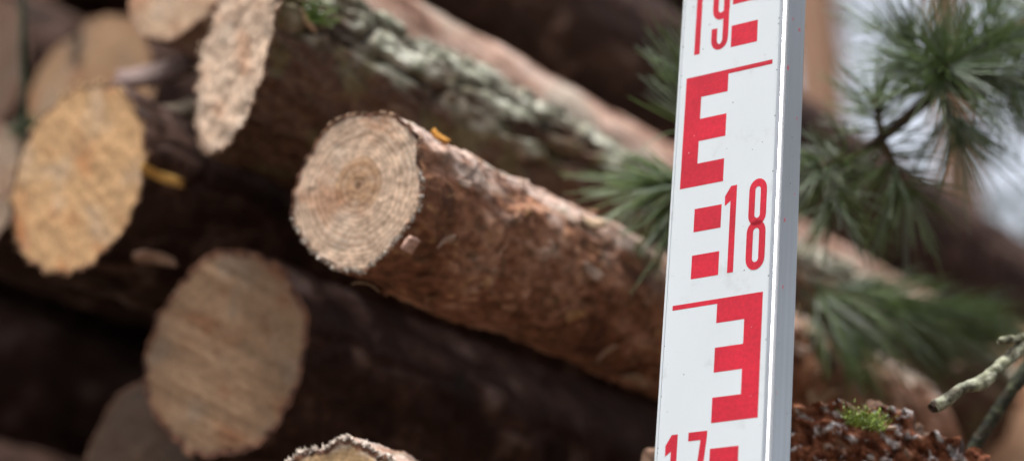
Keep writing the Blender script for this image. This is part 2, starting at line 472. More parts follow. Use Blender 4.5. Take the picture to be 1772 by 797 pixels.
log_px('A', 'slim pine log with flaky orange brown bark and a round pale end with growth rings', (618, 330, 0.88), 0.0355, 0.48, 'flaky', 1,
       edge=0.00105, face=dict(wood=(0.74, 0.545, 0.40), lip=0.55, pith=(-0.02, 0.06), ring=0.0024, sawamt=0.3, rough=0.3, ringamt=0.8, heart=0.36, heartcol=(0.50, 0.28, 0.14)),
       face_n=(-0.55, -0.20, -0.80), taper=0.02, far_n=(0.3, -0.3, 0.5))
log_px('B', 'thick pine log with furrowed bark covered in grey green lichen and a slanting pale cut', (404, 98, 0.985), 0.0485, 0.74, 'mossy', 2,
       edge=0.0014, face_n=(-0.87, -0.20, -0.44), face=dict(wood=(0.66, 0.48, 0.35), rough=1.2, ringamt=0.15, heart=0.0, lip=0.4, sawamt=0.9))
log_px('E', 'orange brown log end with torn yellow bark sliver, left of the slim log', (132, 312, 1.05), 0.050, 0.7, 'dark', 5,
       edge=0.0018, face=dict(wood=(0.66, 0.40, 0.20), rough=0.4, ringamt=0.15, heart=0.0, sawamt=0.8, saw=0.9, stain=0.9), face_n=(-0.56, -0.22, -0.78), lobes=0.10)
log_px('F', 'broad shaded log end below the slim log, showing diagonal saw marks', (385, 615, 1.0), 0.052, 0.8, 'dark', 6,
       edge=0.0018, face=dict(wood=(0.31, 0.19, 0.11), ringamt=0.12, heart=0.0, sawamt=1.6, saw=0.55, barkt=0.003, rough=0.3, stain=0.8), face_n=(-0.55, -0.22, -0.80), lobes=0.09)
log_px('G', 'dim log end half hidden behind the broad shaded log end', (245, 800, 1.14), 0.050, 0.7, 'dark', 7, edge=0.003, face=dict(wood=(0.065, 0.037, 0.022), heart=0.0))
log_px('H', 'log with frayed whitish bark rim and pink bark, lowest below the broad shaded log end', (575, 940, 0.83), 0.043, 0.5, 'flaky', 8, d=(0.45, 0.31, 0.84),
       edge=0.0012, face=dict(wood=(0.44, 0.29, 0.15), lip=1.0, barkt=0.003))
log_px('I', 'round weathered log end with a dark crack, behind the orange brown end', (140, 195, 1.50), 0.078, 0.9, 'dark', 9, edge=0.003,
       lobes=0.07, face=dict(wood=(0.34, 0.205, 0.112), ringamt=0.1, heart=0.0, rough=0.3, cracks=((1.45, 0.009, 0.45, 1.0),)))
log_px('M', 'big log end with thick crumbly red bark spotted white, beside the staff', (1415, 1214, 0.85), 0.121, 0.6, 'thick', 11, d=(0.31, 0.35, 0.88),
       edge=0.0008, face_mat=CRUMB, face=dict(wood=(0.56, 0.26, 0.10), barkt=0.025, barklip=0.002, heart=0.0, ringamt=0.3, ring=0.003, rough=1.2),
       face_n=(-0.22, -0.12, -0.97))
log_px('O', 'large tan log end behind the dead lichen twigs', (1740, 800, 1.50), 0.105, 0.9, 'dark', 12, edge=0.003,
       face=dict(wood=(0.40, 0.25, 0.16), ringamt=0.1, heart=0.0, sawamt=1.0, saw=2.2))
log_px('L', 'greyish log end beside the orange brown end, mostly hidden', (-40, 330, 1.25), 0.045, 0.8, 'dark', 13, edge=0.003, face=dict(wood=(0.33, 0.24, 0.17)))

# hidden and half hidden logs that carry the pile or keep light out of it, placed in its cross-section (a: across, z: height, t: along)
TD = np.array([0.634, 0.773, 0.0]); TD /= np.linalg.norm(TD); AD = np.array([TD[1], -TD[0], 0.0])


def sect(a, z, t): return AD * a + TD * t + np.array([0, 0, z])


LOGS['C'] = make_log('smooth pinkish log lying behind the lichen covered log', sect(-0.738, 2.079, 0.62), sect(-0.738, 2.079, 2.4), 0.045, 'smooth', 3, edge=0.0028, world=True)
LOGS['D'] = make_log('dark reddish log with a tan end, on top of the smooth pinkish log', sect(-0.785, 2.204, 0.63), sect(-0.785, 2.204, 2.6), 0.068, 'dark', 4, edge=0.003, world=True,
                     lobes=0.05, face=dict(wood=(0.44, 0.30, 0.18), ringamt=0.1, heart=0.0))
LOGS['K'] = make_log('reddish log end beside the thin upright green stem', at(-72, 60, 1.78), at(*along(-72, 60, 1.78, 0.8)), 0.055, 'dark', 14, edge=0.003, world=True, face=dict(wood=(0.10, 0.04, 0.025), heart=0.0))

FILL = [(-0.855, 2.09, 1.02, 0.052), (-0.93, 1.915, 1.15, 0.05), (-1.08, 1.95, 1.3, 0.07), (-1.20, 2.05, 1.6, 0.07), (-0.98, 2.335, 0.95, 0.06),
        (-1.11, 2.35, 0.95, 0.07), (-0.78, 1.755, 1.05, 0.05), (-0.68, 1.745, 0.95, 0.05), (-0.635, 1.60, 0.75, 0.06), (-0.76, 1.64, 0.8, 0.06),
        (-0.895, 1.725, 1.0, 0.06), (-0.89, 1.59, 0.8, 0.06), (-1.02, 1.805, 1.1, 0.06), (-1.05, 1.63, 0.8, 0.075), (-1.19, 1.74, 0.9, 0.08), (-1.24, 1.90, 0.8, 0.07),
        (-1.36, 2.05, 0.8, 0.08), (-1.40, 2.22, 0.8, 0.08), (-1.26, 2.27, 0.85, 0.07), (-1.22, 2.44, 0.9, 0.08), (-1.07, 2.50, 0.9, 0.07), (-0.90, 2.42, 0.9, 0.07), (-1.38, 2.47, 1.0, 0.09), (-1.54, 2.40, 1.0, 0.08), (-1.54, 2.58, 1.0, 0.09)]
proto = None
for k, (a, z, t, r) in enumerate(FILL):  # filler logs, mostly unseen, added to keep light out of the gaps
    make_log('dark pine log deep inside the stacked pile, added to block light through gaps', sect(a, z, t), sect(a, z, t + (0.42 if z > 2.3 else 1.3)), r, 'dark', 30 + k, edge=0.006,
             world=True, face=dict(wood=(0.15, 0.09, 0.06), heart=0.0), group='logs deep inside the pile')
rows = []
for row in range(6):
    rr = 0.125; z = rr + row * 0.215
    for q in range(4): rows.append((-1.28 + q * 0.255 + (0.127 if row % 2 else 0), z))
base = None
for k, (a, z) in enumerate(rows):
    if base is None:
        base = make_log('thick pine log in the lower rows that carry the pile', sect(a, z, 0.8), sect(a, z, 2.3), 0.120, 'ridged', 60, edge=0.008, world=True, group='logs in the lower rows of the pile')
    else:
        o = base.copy(); COL.objects.link(o); m = base.matrix_world.copy()
        m.translation = Vector(sect(a, z, 0.8 + 0.05 * math.sin(k * 2.3))); o.matrix_world = m @ Matrix.Rotation(k * 1.1, 4, 'X')
        for ch in list(base.children):
            c = ch.copy(); COL.objects.link(c); c.parent = o

# ------------------------------------------------------------------ levelling staff
SR = np.array([[0.8319, -0.0894, 0.5477], [-0.1596, 0.9067, 0.3903], [-0.5315, -0.4121, 0.74]])
ST = np.array([0.0622, 0.0292, 0.7814])
sx = Vector(cdir(SR[:, 0])).normalized(); sz = Vector(-cdir(SR[:, 1])).normalized(); sy = sz.cross(sx).normalized(); sx = sy.cross(sz)
SM = Matrix((sx, sy, sz)).transposed().to_4x4()
SM.translation = Vector(CAM + cdir(ST)) - sz * 1.8
staff = empty('levelling_staff', SM)
tag(staff, 'white and red levelling staff with grey metal edge marked 17, 18 and 19', 'staff')
MM = 0.001
white = plain('white_staff_enamel', (0.62, 0.665, 0.695), 0.30, spec=0.5, var=0.03, scale=25, stretch=(1, 1, 0.35))
_t = white.node_tree; _b = _t.nodes['Principled BSDF']                # smudges and faint mud on the enamel
_tc = N(_t, 'ShaderNodeTexCoord'); _n = N(_t, 'ShaderNodeTexNoise'); _n.inputs['Scale'].default_value = 55; _n.inputs['Detail'].default_value = 8; _n.inputs['Roughness'].default_value = 0.7
_r = N(_t, 'ShaderNodeValToRGB'); _r.color_ramp.elements[0].position = 0.56; _r.color_ramp.elements[1].position = 0.78
_r.color_ramp.elements[0].color = (1, 1, 1, 1); _r.color_ramp.elements[1].color = (0.72, 0.70, 0.66, 1)
_x = N(_t, 'ShaderNodeMix', data_type='RGBA', blend_type='MULTIPLY'); _x.inputs[0].default_value = 0.8
_src = _b.inputs['Base Color'].links[0].from_socket
_t.links.new(_tc.outputs['Object'], _n.inputs['Vector']); _t.links.new(_n.outputs['Fac'], _r.inputs[0]); _t.links.new(_src, _x.inputs[6]); _t.links.new(_r.outputs[0], _x.inputs[7]); _t.links.new(_x.outputs[2], _b.inputs['Base Color'])
red = plain('red_staff_print', (0.54, 0.010, 0.030), 0.36, spec=0.45, var=0.12, scale=700)
_t = red.node_tree; _b = _t.nodes['Principled BSDF']
_tc = N(_t, 'ShaderNodeTexCoord'); _n = N(_t, 'ShaderNodeTexNoise'); _n.inputs['Scale'].default_value = 420; _n.inputs['Detail'].default_value = 3
_n2 = N(_t, 'ShaderNodeTexNoise'); _n2.inputs['Scale'].default_value = 45; _n2.inputs['Detail'].default_value = 4
_r = N(_t, 'ShaderNodeMapRange'); _r.inputs[1].default_value = 0.735; _r.inputs[2].default_value = 0.76
_q = N(_t, 'ShaderNodeMapRange'); _q.inputs[1].default_value = 0.35; _q.inputs[2].default_value = 0.75; _q.inputs[3].default_value = 0.86; _q.inputs[4].default_value = 1.2
_v = N(_t, 'ShaderNodeVectorMath', operation='SCALE'); _x = N(_t, 'ShaderNodeMix', data_type='RGBA'); _x.inputs[7].default_value = (0.78, 0.66, 0.67, 1)
_src = _b.inputs['Base Color'].links[0].from_socket
for _k in (_n, _n2): _t.links.new(_tc.outputs['Object'], _k.inputs['Vector'])
_t.links.new(_n.outputs['Fac'], _r.inputs[0]); _t.links.new(_n2.outputs['Fac'], _q.inputs[0]); _t.links.new(_src, _v.inputs[0]); _t.links.new(_q.outputs[0], _v.inputs['Scale'])
_t.links.new(_r.outputs[0], _x.inputs[0]); _t.links.new(_v.outputs[0], _x.inputs[6]); _t.links.new(_x.outputs[2], _b.inputs['Base Color'])
alu = plain('anodised_aluminium', (0.50, 0.53, 0.56), 0.30, metal=0.85, var=0.06, scale=400, stretch=(1, 1, 0.02), bump=0.05)
shine = plain('polished_metal_edge', (0.93, 0.94, 0.95), 0.22, metal=0.9, var=0.03, scale=200, stretch=(1, 1, 0.05))  # brighter than the aluminium, so the corner highlight stands out
V0, V1 = 0.0, 2.7                              # staff from the ground up


def extrude_profile(name, prof, v0, v1, material, parent):
    n = len(prof)
    vs = [(u * MM, w_ * MM, v0) for u, w_ in prof] + [(u * MM, w_ * MM, v1) for u, w_ in prof]
    fs = [(i, (i + 1) % n, n + (i + 1) % n, n + i) for i in range(n)] + [tuple(range(n))[::-1], tuple(range(n, 2 * n))]
    o = mesh_obj(name, vs, fs, material, parent, smooth=False)
    import bmesh
    bm = bmesh.new(); bm.from_mesh(o.data); bmesh.ops.recalc_face_normals(bm, faces=bm.faces[:]); bm.to_mesh(o.data); bm.free()
    return o


def arc(cu, cw, r, a0, a1, n=7):
    return [(cu + r * math.cos(math.radians(a0 + (a1 - a0) * i / n)), cw + r * math.sin(math.radians(a0 + (a1 - a0) * i / n))) for i in range(n + 1)]


prof = [(-2.9, 0.0), (41.2, 0.0), (41.2, -0.4)] + arc(42.7, 1.3, 1.7, -90, 0) + arc(43.4, 15.5, 1.0, 0, 90, 4) + arc(-2.75, 15.5, 1.0, 90, 180, 4) + arc(-2.95, 0.4, 0.8, 180, 270, 4) + [(-2.9, -0.4)]
body = extrude_profile('profile', prof, V0, V1, alu, staff)
panel = extrude_profile('front_panel', [(-2.86, 0.05), (-2.86, -0.22), (41.16, -0.22), (41.16, 0.05)], V0 + 0.001, V1 - 0.001, white, staff)
trim = extrude_profile('corner_highlight', arc(42.7, 1.3, 1.76, -88, -8, 8) + arc(42.7, 1.3, 1.66, -8, -88, 8), V0 + 0.003, V1 - 0.003, shine, staff)  # bright strip added to strengthen the sky highlight on the corner
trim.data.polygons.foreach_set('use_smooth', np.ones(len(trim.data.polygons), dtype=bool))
rim = extrude_profile('edge_bead', [(-3.9, 0.3), (-3.9, -0.2), (-3.5, -0.62), (-2.7, -0.62), (-2.7, -0.27), (-3.2, 0.0)], V0 + 0.002, V1 - 0.002, white, staff)


def print_mesh(name, loops_quads, z0=-0.27):
    vs, fs = [], []
    for poly in loops_quads:
        b = len(vs); n = len(poly)
        vs += [(u * MM, z0 * MM, v * MM + 1.8) for u, v in poly]
        fs.append(tuple(range(b, b + n)))
    o = mesh_obj(name, vs, fs, red, staff, smooth=False)
    import bmesh
    bm = bmesh.new(); bm.from_mesh(o.data)
    bmesh.ops.remove_doubles(bm, verts=bm.verts[:], dist=1e-6)
    bmesh.ops.recalc_face_normals(bm, faces=bm.faces[:])
    ng = [f for f in bm.faces if len(f.verts) > 4]
    if ng: bmesh.ops.triangulate(bm, faces=ng)
    bm.to_mesh(o.data); bm.free()
    return o


def rect(u0, u1, v0, v1): return [(u0, v0), (u1, v0), (u1, v1), (u0, v1)]


for k in range(-4, 6):                          # the E pattern repeats every 10 cm, mirrored in turn
    v = 100.0 * k
    if k % 2:                                   # spine on the left
        print_mesh('graduation', [rect(0, 38.84, v - 2, v), rect(0, 7.35, v - 50, v - 2), rect(7.35, 19.3, v - 10, v - 2), rect(7.35, 19.3, v - 30, v - 20), rect(7.35, 19.3, v - 50, v - 40)])
        for w0 in (60, 80): print_mesh('graduation_block', [rect(7.3, 19.25, v - w0 - 10, v - w0)])
    else:
        print_mesh('graduation', [rect(0, 38.84, v - 2, v), rect(31.4, 38.84, v - 50, v - 2), rect(19.5, 31.4, v - 10, v - 2), rect(19.5, 31.4, v - 30, v - 20), rect(19.5, 31.4, v - 50, v - 40)])
        for w0 in (60, 80): print_mesh('graduation_block', [rect(19.6, 31.5, v - w0 - 10, v - w0)])


def rounded(u0, u1, v0, v1, n=10):
    r = (u1 - u0) / 2; cu = (u0 + u1) / 2; rv = r * 1.25
    top = [(cu + r * math.cos(math.pi * i / n), v1 - rv + rv * math.sin(math.pi * i / n)) for i in range(n + 1)]
    bot = [(cu - r * math.cos(math.pi * i / n), v0 + rv - rv * math.sin(math.pi * i / n)) for i in range(n + 1)]
    return top + bot


def ring(u0, u1, v0, v1, s, sv):
    a = rounded(u0, u1, v0, v1); b = rounded(u0 + s, u1 - s, v0 + sv, v1 - sv); n = len(a)
    return [(a[i], a[(i + 1) % n], b[(i + 1) % n], b[i]) for i in range(n)]


def stroke(pts, wd):
    out = []
    for i, (u, v) in enumerate(pts):
        p0 = pts[max(0, i - 1)]; p1 = pts[min(len(pts) - 1, i + 1)]
        du, dv = p1[0] - p0[0], p1[1] - p0[1]; l = math.hypot(du, dv)
        out.append(((u - dv / l * wd / 2, v + du / l * wd / 2), (u + dv / l * wd / 2, v - du / l * wd / 2)))
    return [(out[i][0], out[i][1], out[i + 1][1], out[i + 1][0]) for i in range(len(out) - 1)]


def digit_one(u, v): return [[(u, v), (u + 2.6, v), (u + 2.6, v + 37.1), (u, v + 37.1), (u - 2.5, v + 33.0), (u - 2.4, v + 28.8), (u, v + 30.6)]]


print_mesh('numeral', digit_one(23.05, 10.1))
e1 = print_mesh('numeral', ring(30.8, 38.9, 9.5, 30.4, 2.75, 3.3) + ring(31.15, 38.75, 28.0, 48.1, 2.65, 3.3), -0.30)
print_mesh('numeral', digit_one(2.8, 110.3))
hook = [(16.85, 136), (16.85, 115.2)] + [(14.3 + 2.55 * math.cos(-math.pi * i / 10), 115.2 - 3.7 * math.sin(math.pi * i / 10)) for i in range(1, 11)] + [(11.75, 120.5)]
print_mesh('numeral', stroke(hook, 2.65))
print_mesh('numeral_bowl', ring(10.55, 18.3, 124.3, 148.2, 2.6, 3.3), -0.285)
print_mesh('numeral', digit_one(3.05, -89.9))
print_mesh('numeral', [[(10.2, -56.1), (15.4, -56.1), (12.0, -89.9), (14.8, -89.9), (18.1, -55.2), (18.1, -52.7), (10.2, -52.7)]])

rng = random.Random(4)


def flecks(name, spots, material, plane):
    vs, fs = [], []
    for (a, v, s) in spots:
        b = len(vs); n = 7
        for i in range(n):
            t = 2 * math.pi * i / n; q = s * (0.6 + 0.6 * rng.random())
            vs.append((44.43 * MM, (a + q * math.cos(t) * 0.8) * MM, 1.8 + (v + q * math.sin(t)) * MM) if plane == 'side' else ((a + q * math.cos(t)) * MM, -0.25 * MM, 1.8 + (v + q * math.sin(t)) * MM))
        fs.append(tuple(range(b, b + n)))
    return tag(mesh_obj(name, vs, fs, material, staff, smooth=False), kind='stuff')


pinkm = plain('pink_paint', (0.85, 0.20, 0.28), 0.6, var=0.1)
dirtm = plain('dirt_speck', (0.10, 0.085, 0.07), 0.8, var=0.2)
dirt2 = plain('faint_stain', (0.55, 0.58, 0.60), 0.5, var=0.1)
flecks('paint_flecks', [(5, 120, 0.9), (11, 118, 1.2), (2.5, 96, 1.3), (11.5, 78, 0.7), (4.5, 31, 1.1), (5, 3, 0.8), (12, 45, 0.6), (8, 132, 0.8), (3, -40, 0.5)], pinkm, 'side')
flecks('dirt_specks', [(8, 68, 0.35), (8, 48, 0.4), (9, 60, 0.2), (4, -20, 0.3), (12, -45, 0.35)], dirtm, 'side')
flecks('dirt_specks', [(rng.uniform(-2, 40), rng.uniform(-80, 140), 0.12 + 0.22 * rng.random() ** 3) for _ in range(26)] + [(-2.6, rng.uniform(-60, 140), 0.25) for _ in range(9)] + [(40.9, rng.uniform(-60, 140), 0.3) for _ in range(7)], dirtm, 'front')

# ------------------------------------------------------------------ tubes: twigs and branches
def tube(path, radii, seed, n=12, sub=8, rough=0.12, wob=0.0):
    pts = [np.array(p, float) for p in path]
    P, R = [], []
    for i in range(len(pts) - 1):
        p0 = pts[max(i - 1, 0)]; p1 = pts[i]; p2 = pts[i + 1]; p3 = pts[min(i + 2, len(pts) - 1)]
        for s in range(sub):
            t = s / sub
            P.append(0.5 * ((2 * p1) + (-p0 + p2) * t + (2 * p0 - 5 * p1 + 4 * p2 - p3) * t * t + (-p0 + 3 * p1 - 3 * p2 + p3) * t ** 3))
            R.append(radii[i] * (1 - t) + radii[i + 1] * t)
    P.append(pts[-1]); R.append(radii[-1]); P = np.array(P); R = np.array(R)
    T = np.gradient(P, axis=0); T /= np.linalg.norm(T, axis=1)[:, None]
    ref = np.array([0.3, 0.2, 0.93]); V, c0 = [], []
    for p, t, r in zip(P, T, R):
        a = np.cross(t, ref); a /= np.linalg.norm(a); b = np.cross(t, a)
        for k in range(n):
            th = 2 * math.pi * k / n; V.append(p + 0 * r); c0.append((math.cos(th) * a + math.sin(th) * b) * r)
    V = np.array(V); c0 = np.array(c0)
    Q = (V + c0)
    rr = np.repeat(R, n)
    nz_ = fbm(Q / (np.mean(R) * 1.2), seed, 3)
    Q = V + c0 * (1 + rough * nz_)[:, None]
    m = len(P); faces = []
    for i in range(m - 1):
        for k in range(n):
            faces.append((i * n + k, (i + 1) * n + k, (i + 1) * n + (k + 1) % n, i * n + (k + 1) % n))
    faces = [f[::-1] for f in faces]
    faces.append(tuple(range(n))); faces.append(tuple(range((m - 1) * n, m * n))[::-1])
    return Q, faces, c0 / rr[:, None]


def twig_thing(label, path, radii, seed, pal, light, name='dead_twig'):
    base = Vector(path[-1])
    root = empty(name, Matrix.Translation(base)); tag(root, label, 'twig')
    Q, F, nrm = tube(path, radii, seed, n=18, sub=26, rough=0.16)
    up = nrm[:, 2]
    f1 = fbm(Q / 0.004, seed + 1, 4); f2 = fbm(Q / 0.012, seed + 2, 3)
    c = ramp(np.clip(0.5 + 0.7 * f1, 0, 1), pal)
    c = mixc(c, light, sstep(0.0, 0.5, f2 + 0.3 * up) * 0.7)
    c = mixc(c, (0.06, 0.045, 0.03), sstep(0.12, 0.35, fbm(Q / 0.007 + 5, seed + 3, 4)) * 0.8)
    o = mesh_obj('stem', Q - np.array(base), F, TWIG, root, col=c)
    return root


PAL = [(0, (0.13, 0.13, 0.075)), (0.5, (0.26, 0.27, 0.17)), (1, (0.46, 0.46, 0.36))]
tw = twig_thing('pale crooked dead twig covered in grey green lichen with a blunt dark tip',
                [at(1617, 703, 0.835), at(1640, 690, 0.836), at(1668, 670, 0.838), at(1697, 662, 0.84), at(1722, 642, 0.845), at(1745, 620, 0.85), at(1772, 598, 0.855), at(1830, 552, 0.865), at(1980, 480, 0.90)],
                [0.0027, 0.0027, 0.0023, 0.0031, 0.0028, 0.0027, 0.0031, 0.0035, 0.004], 3, PAL, (0.44, 0.45, 0.34))
sp = [at(1727, 589, 0.85), at(1742, 588, 0.851), at(1760, 586, 0.853), at(1775, 582, 0.855), at(1800, 575, 0.86)]
Q, F, nrm = tube(sp, [0.0012, 0.0018, 0.0017, 0.0022, 0.0022], 9, n=14, sub=14, rough=0.3)
cq = ramp(np.clip(0.5 + 0.8 * fbm(Q / 0.003, 5, 3), 0, 1), [(0, (0.05, 0.045, 0.03)), (0.5, (0.17, 0.17, 0.10)), (1, (0.36, 0.36, 0.26))])
mesh_obj('side_shoot', Q - np.array(tw.location), F, TWIG, tw, col=cq)
Q, F, nrm = tube([at(1612, 706, 0.8345), at(1616, 703.5, 0.835), at(1621, 700.5, 0.8355)], [0.0020, 0.0026, 0.0028], 12, n=18, sub=6, rough=0.15)
mesh_obj('broken_tip', Q - np.array(tw.location), F, TWIG, tw, col=np.tile(C(0.055, 0.032, 0.022), (len(Q), 1)))
twig_thing('dark straight twig poking up behind the crumbly red bark', [at(1678, 785, 0.90), at(1700, 750, 0.90), at(1735, 697, 0.90), at(1765, 655, 0.90), at(1800, 600, 0.905), at(1850, 520, 0.92)],
           [0.0028, 0.0028, 0.0028, 0.0032, 0.0034, 0.004], 21, [(0, (0.012, 0.014, 0.010)), (0.6, (0.035, 0.038, 0.024)), (1, (0.10, 0.11, 0.06))], (0.05, 0.058, 0.034))


# ------------------------------------------------------------------ pine branches
def needles(origin, axis, n, length, ln, seed, spread=(35, 75), wd=0.00095, droop=0.1, dens=1.0):
    rg = np.random.RandomState(seed)
    axis = Vector(axis).normalized(); side = axis.orthogonal().normalized(); V, F, Cc = [], [], []
    for k in range(int(n * dens)):
        s = rg.rand() ** 0.8
        p = Vector(origin) + axis * (length * s)
        az = rg.rand() * 2 * math.pi
        el = math.radians(spread[1] + (spread[0] - spread[1]) * s + rg.randn() * 7)
        rad = Quaternion(axis, az) @ side
        d = axis * math.cos(el) + rad * math.sin(el)
        base = (0.55 + 0.45 * rg.rand()); L = ln * (0.75 + 0.4 * rg.rand())
        col = np.array((0.10, 0.15, 0.042)) * (0.7 + 0.8 * rg.rand()); 
        if rg.rand() < 0.32: col = np.array((0.20, 0.25, 0.18)) * (0.7 + 0.7 * rg.rand())   # glaucous inner sides
        for tw_ in (-1, 1):                     # needles come in pairs
            dd = (d + rad.cross(axis) * 0.06 * tw_).normalized()
            bend = axis * (0.18 * rg.randn()) + Vector((0, 0, -1)) * droop + Vector(rg.randn(3)) * 0.06
            e1 = dd.orthogonal().normalized(); e2 = dd.cross(e1); b = len(V); seg = 4
            for i in range(seg + 1):
                t = i / seg; c_ = p + dd * (L * t) + bend * (L * t * t)
                w_ = wd * 0.5 * (1 - 0.75 * t ** 3)
                for a in range(3):
                    th = 2 * math.pi * a / 3; V.append(c_ + (e1 * math.cos(th) + e2 * math.sin(th)) * w_); Cc.append(col)
            for i in range(seg):
                for a in range(3):
                    F.append((b + i * 3 + a, b + i * 3 + (a + 1) % 3, b + (i + 1) * 3 + (a + 1) % 3, b + (i + 1) * 3 + a))
    return np.array([tuple(v) for v in V]), np.array(F), np.array(Cc)


def pine_branch(label, path, radii, shoots, seed):
    base = np.array(path[0]); root = empty('pine_branch', Matrix.Translation(Vector(base)))
    tag(root, label, 'branch', 'pine branches around the staff')
    Q, F, nrm = tube(path, radii, seed, n=10, sub=10, rough=0.25)
    c = ramp(np.clip(0.5 + 0.7 * fbm(Q / 0.005, seed, 3), 0, 1), [(0, (0.05, 0.035, 0.025)), (1, (0.16, 0.12, 0.09))])
    mesh_obj('stem', Q - base, F, TWIG, root, col=c)
    for k, (px, py, z, ax, n, ln, L, spread) in enumerate(shoots):
        o_ = at(px, py, z); d_ = cdir(np.array(ax, float)); d_ /= np.linalg.norm(d_)
        V, F, cc = needles(o_, d_, n, ln, L, seed * 50 + k, spread)
        tag(mesh_obj('needle_tuft', V - base, F, LEAF, root, col=cc), kind='stuff')
        Q, F, nrm = tube([o_ - d_ * 0.006, o_ + d_ * ln * 0.5, o_ + d_ * ln], [0.0022, 0.0018, 0.0012], seed + k, n=8, sub=6)
        mesh_obj('shoot', Q - base, F, TWIG, root, col=np.tile(C(0.13, 0.085, 0.05), (len(Q), 1)))
    return root


W = (38, 85)
pine_branch('green pine branch with long needles reaching behind the staff, fan of needles at its end',
            [at(1850, -40, 1.04), at(1740, 70, 1.01), at(1620, 160, 0.99), at(1530, 235, 0.99), at(1440, 285, 1.0), at(1300, 310, 1.0), at(1185, 330, 0.98)],
            [0.0040, 0.0036, 0.0032, 0.0030, 0.0028, 0.0024, 0.0018],
            [(1622, 150, 0.97, (0.10, -0.45, -0.65), 120, 0.018, 0.044, (40, 95)),
             (1655, 125, 0.98, (0.65, -0.60, -0.1), 90, 0.028, 0.042, W),
             (1610, 150, 0.99, (-0.35, -0.85, 0.1), 90, 0.026, 0.042, W),
             (1690, 135, 0.985, (0.9, 0.10, -0.1), 70, 0.03, 0.042, W),
             (1750, 60, 1.0, (0.6, -0.6, 0.2), 80, 0.04, 0.042, W),
             (1770, 75, 1.0, (0.7, 0.35, -0.3), 40, 0.02, 0.04, W),
             (1525, 235, 0.99, (-0.15, -0.8, -0.1), 50, 0.02, 0.032, W),
             (1470, 268, 0.985, (-0.7, 0.25, -0.4), 50, 0.02, 0.028, W),
             (1440, 290, 0.985, (0.0, 0.8, -0.3), 40, 0.02, 0.034, W),
             (1530, 250, 0.99, (0.35, 0.75, -0.2), 55, 0.025, 0.038, W),
             (1640, 190, 0.985, (0.35, 0.75, 0.0), 40, 0.015, 0.038, (30, 65)),
             (1225, 250, 0.96, (-0.30, -0.92, -0.05), 55, 0.018, 0.040, (10, 38)),
             (1240, 190, 0.97, (-0.45, -0.85, 0.05), 45, 0.014, 0.036, (10, 38)),
             (1210, 325, 0.98, (-0.85, -0.05, -0.1), 60, 0.016, 0.038, (12, 48)),
             (1200, 335, 0.98, (-0.6, 0.65, -0.2), 45, 0.010, 0.034, (15, 45))], 5)
pine_branch('soft green pine branch drooping over the smooth pinkish log, beyond the staff',
            [at(1330, 455, 1.10), at(1400, 485, 1.12), at(1480, 510, 1.12), at(1580, 535, 1.13), at(1660, 560, 1.14)],
            [0.0034, 0.003, 0.0028, 0.0024, 0.0016],
            [(1390, 485, 1.10, (0.6, 0.6, -0.2), 80, 0.03, 0.040, (22, 55)),
             (1440, 500, 1.10, (0.85, 0.35, -0.2), 85, 0.04, 0.040, (18, 50)),
             (1500, 510, 1.11, (0.9, 0.2, -0.2), 80, 0.04, 0.040, (16, 45)),
             (1570, 530, 1.12, (0.9, 0.25, -0.1), 80, 0.035, 0.040, (15, 42)),
             (1400, 530, 1.10, (0.6, 0.6, -0.3), 70, 0.025, 0.036, (18, 50)),
             (1500, 550, 1.12, (0.85, 0.4, -0.1), 70, 0.03, 0.038, (16, 45)),
             (1640, 552, 1.13, (0.95, 0.2, 0.0), 45, 0.02, 0.034, (12, 36))], 8)


# ------------------------------------------------------------------ loose bits on the logs
def on_log(key, px, py):                      # where the view ray meets a log's bark (cylinder)
    o = LOGS[key]; M = o.matrix_world; Mi = M.inverted()
    a = Mi @ Vector(CAM); b = Mi @ Vector(at(px, py, 1.0)); d = (b - a).normalized(); r = o['r'] * 1.01
    A_ = d.y ** 2 + d.z ** 2; B_ = 2 * (a.y * d.y + a.z * d.z); C_ = a.y ** 2 + a.z ** 2 - r * r
    disc = max(B_ * B_ - 4 * A_ * C_, 0); t = (-B_ - math.sqrt(disc)) / (2 * A_)
    p = a + d * t; n = Vector((0, p.y, p.z)).normalized()
    return M @ p, (M.to_3x3() @ n).normalized(), (M.to_3x3() @ Vector((1, 0, 0))).normalized()


def chip_mesh(lx, ly, th, curl, seed, nx=7, ny=4, taper=0.45):
    rg = np.random.RandomState(seed); V = []
    for s in (0, 1):
        for i in range(nx):
            for j in range(ny):
                u = i / (nx - 1) - 0.5; v = j / (ny - 1) - 0.5
                wdt = 1 - taper * abs(2 * u) ** 2 + 0.3 * taper * math.sin(5 * u + seed)
                z = curl * lx * (4 * u * u) + 0.12 * ly * math.sin(3 * v + seed) + (th if s else 0)
                V.append((u * lx + rg.randn() * 0.03 * lx, v * ly * wdt + rg.randn() * 0.03 * ly, z + rg.randn() * 0.1 * th))
    F = []; n = nx * ny; ix = lambda s, i, j: s * n + i * ny + j
    for i in range(nx - 1):
        for j in range(ny - 1):
            F.append((ix(0, i, j), ix(0, i, j + 1), ix(0, i + 1, j + 1), ix(0, i + 1, j))); F.append((ix(1, i, j), ix(1, i + 1, j), ix(1, i + 1, j + 1), ix(1, i, j + 1)))
        F.append((ix(0, i, 0), ix(0, i + 1, 0), ix(1, i + 1, 0), ix(1, i, 0))); F.append((ix(0, i, ny - 1), ix(1, i, ny - 1), ix(1, i + 1, ny - 1), ix(0, i + 1, ny - 1)))
    for j in range(ny - 1):
        F.append((ix(0, 0, j), ix(1, 0, j), ix(1, 0, j + 1), ix(0, 0, j + 1))); F.append((ix(0, nx - 1, j), ix(0, nx - 1, j + 1), ix(1, nx - 1, j + 1), ix(1, nx - 1, j)))
    return np.array(V), np.array(F)


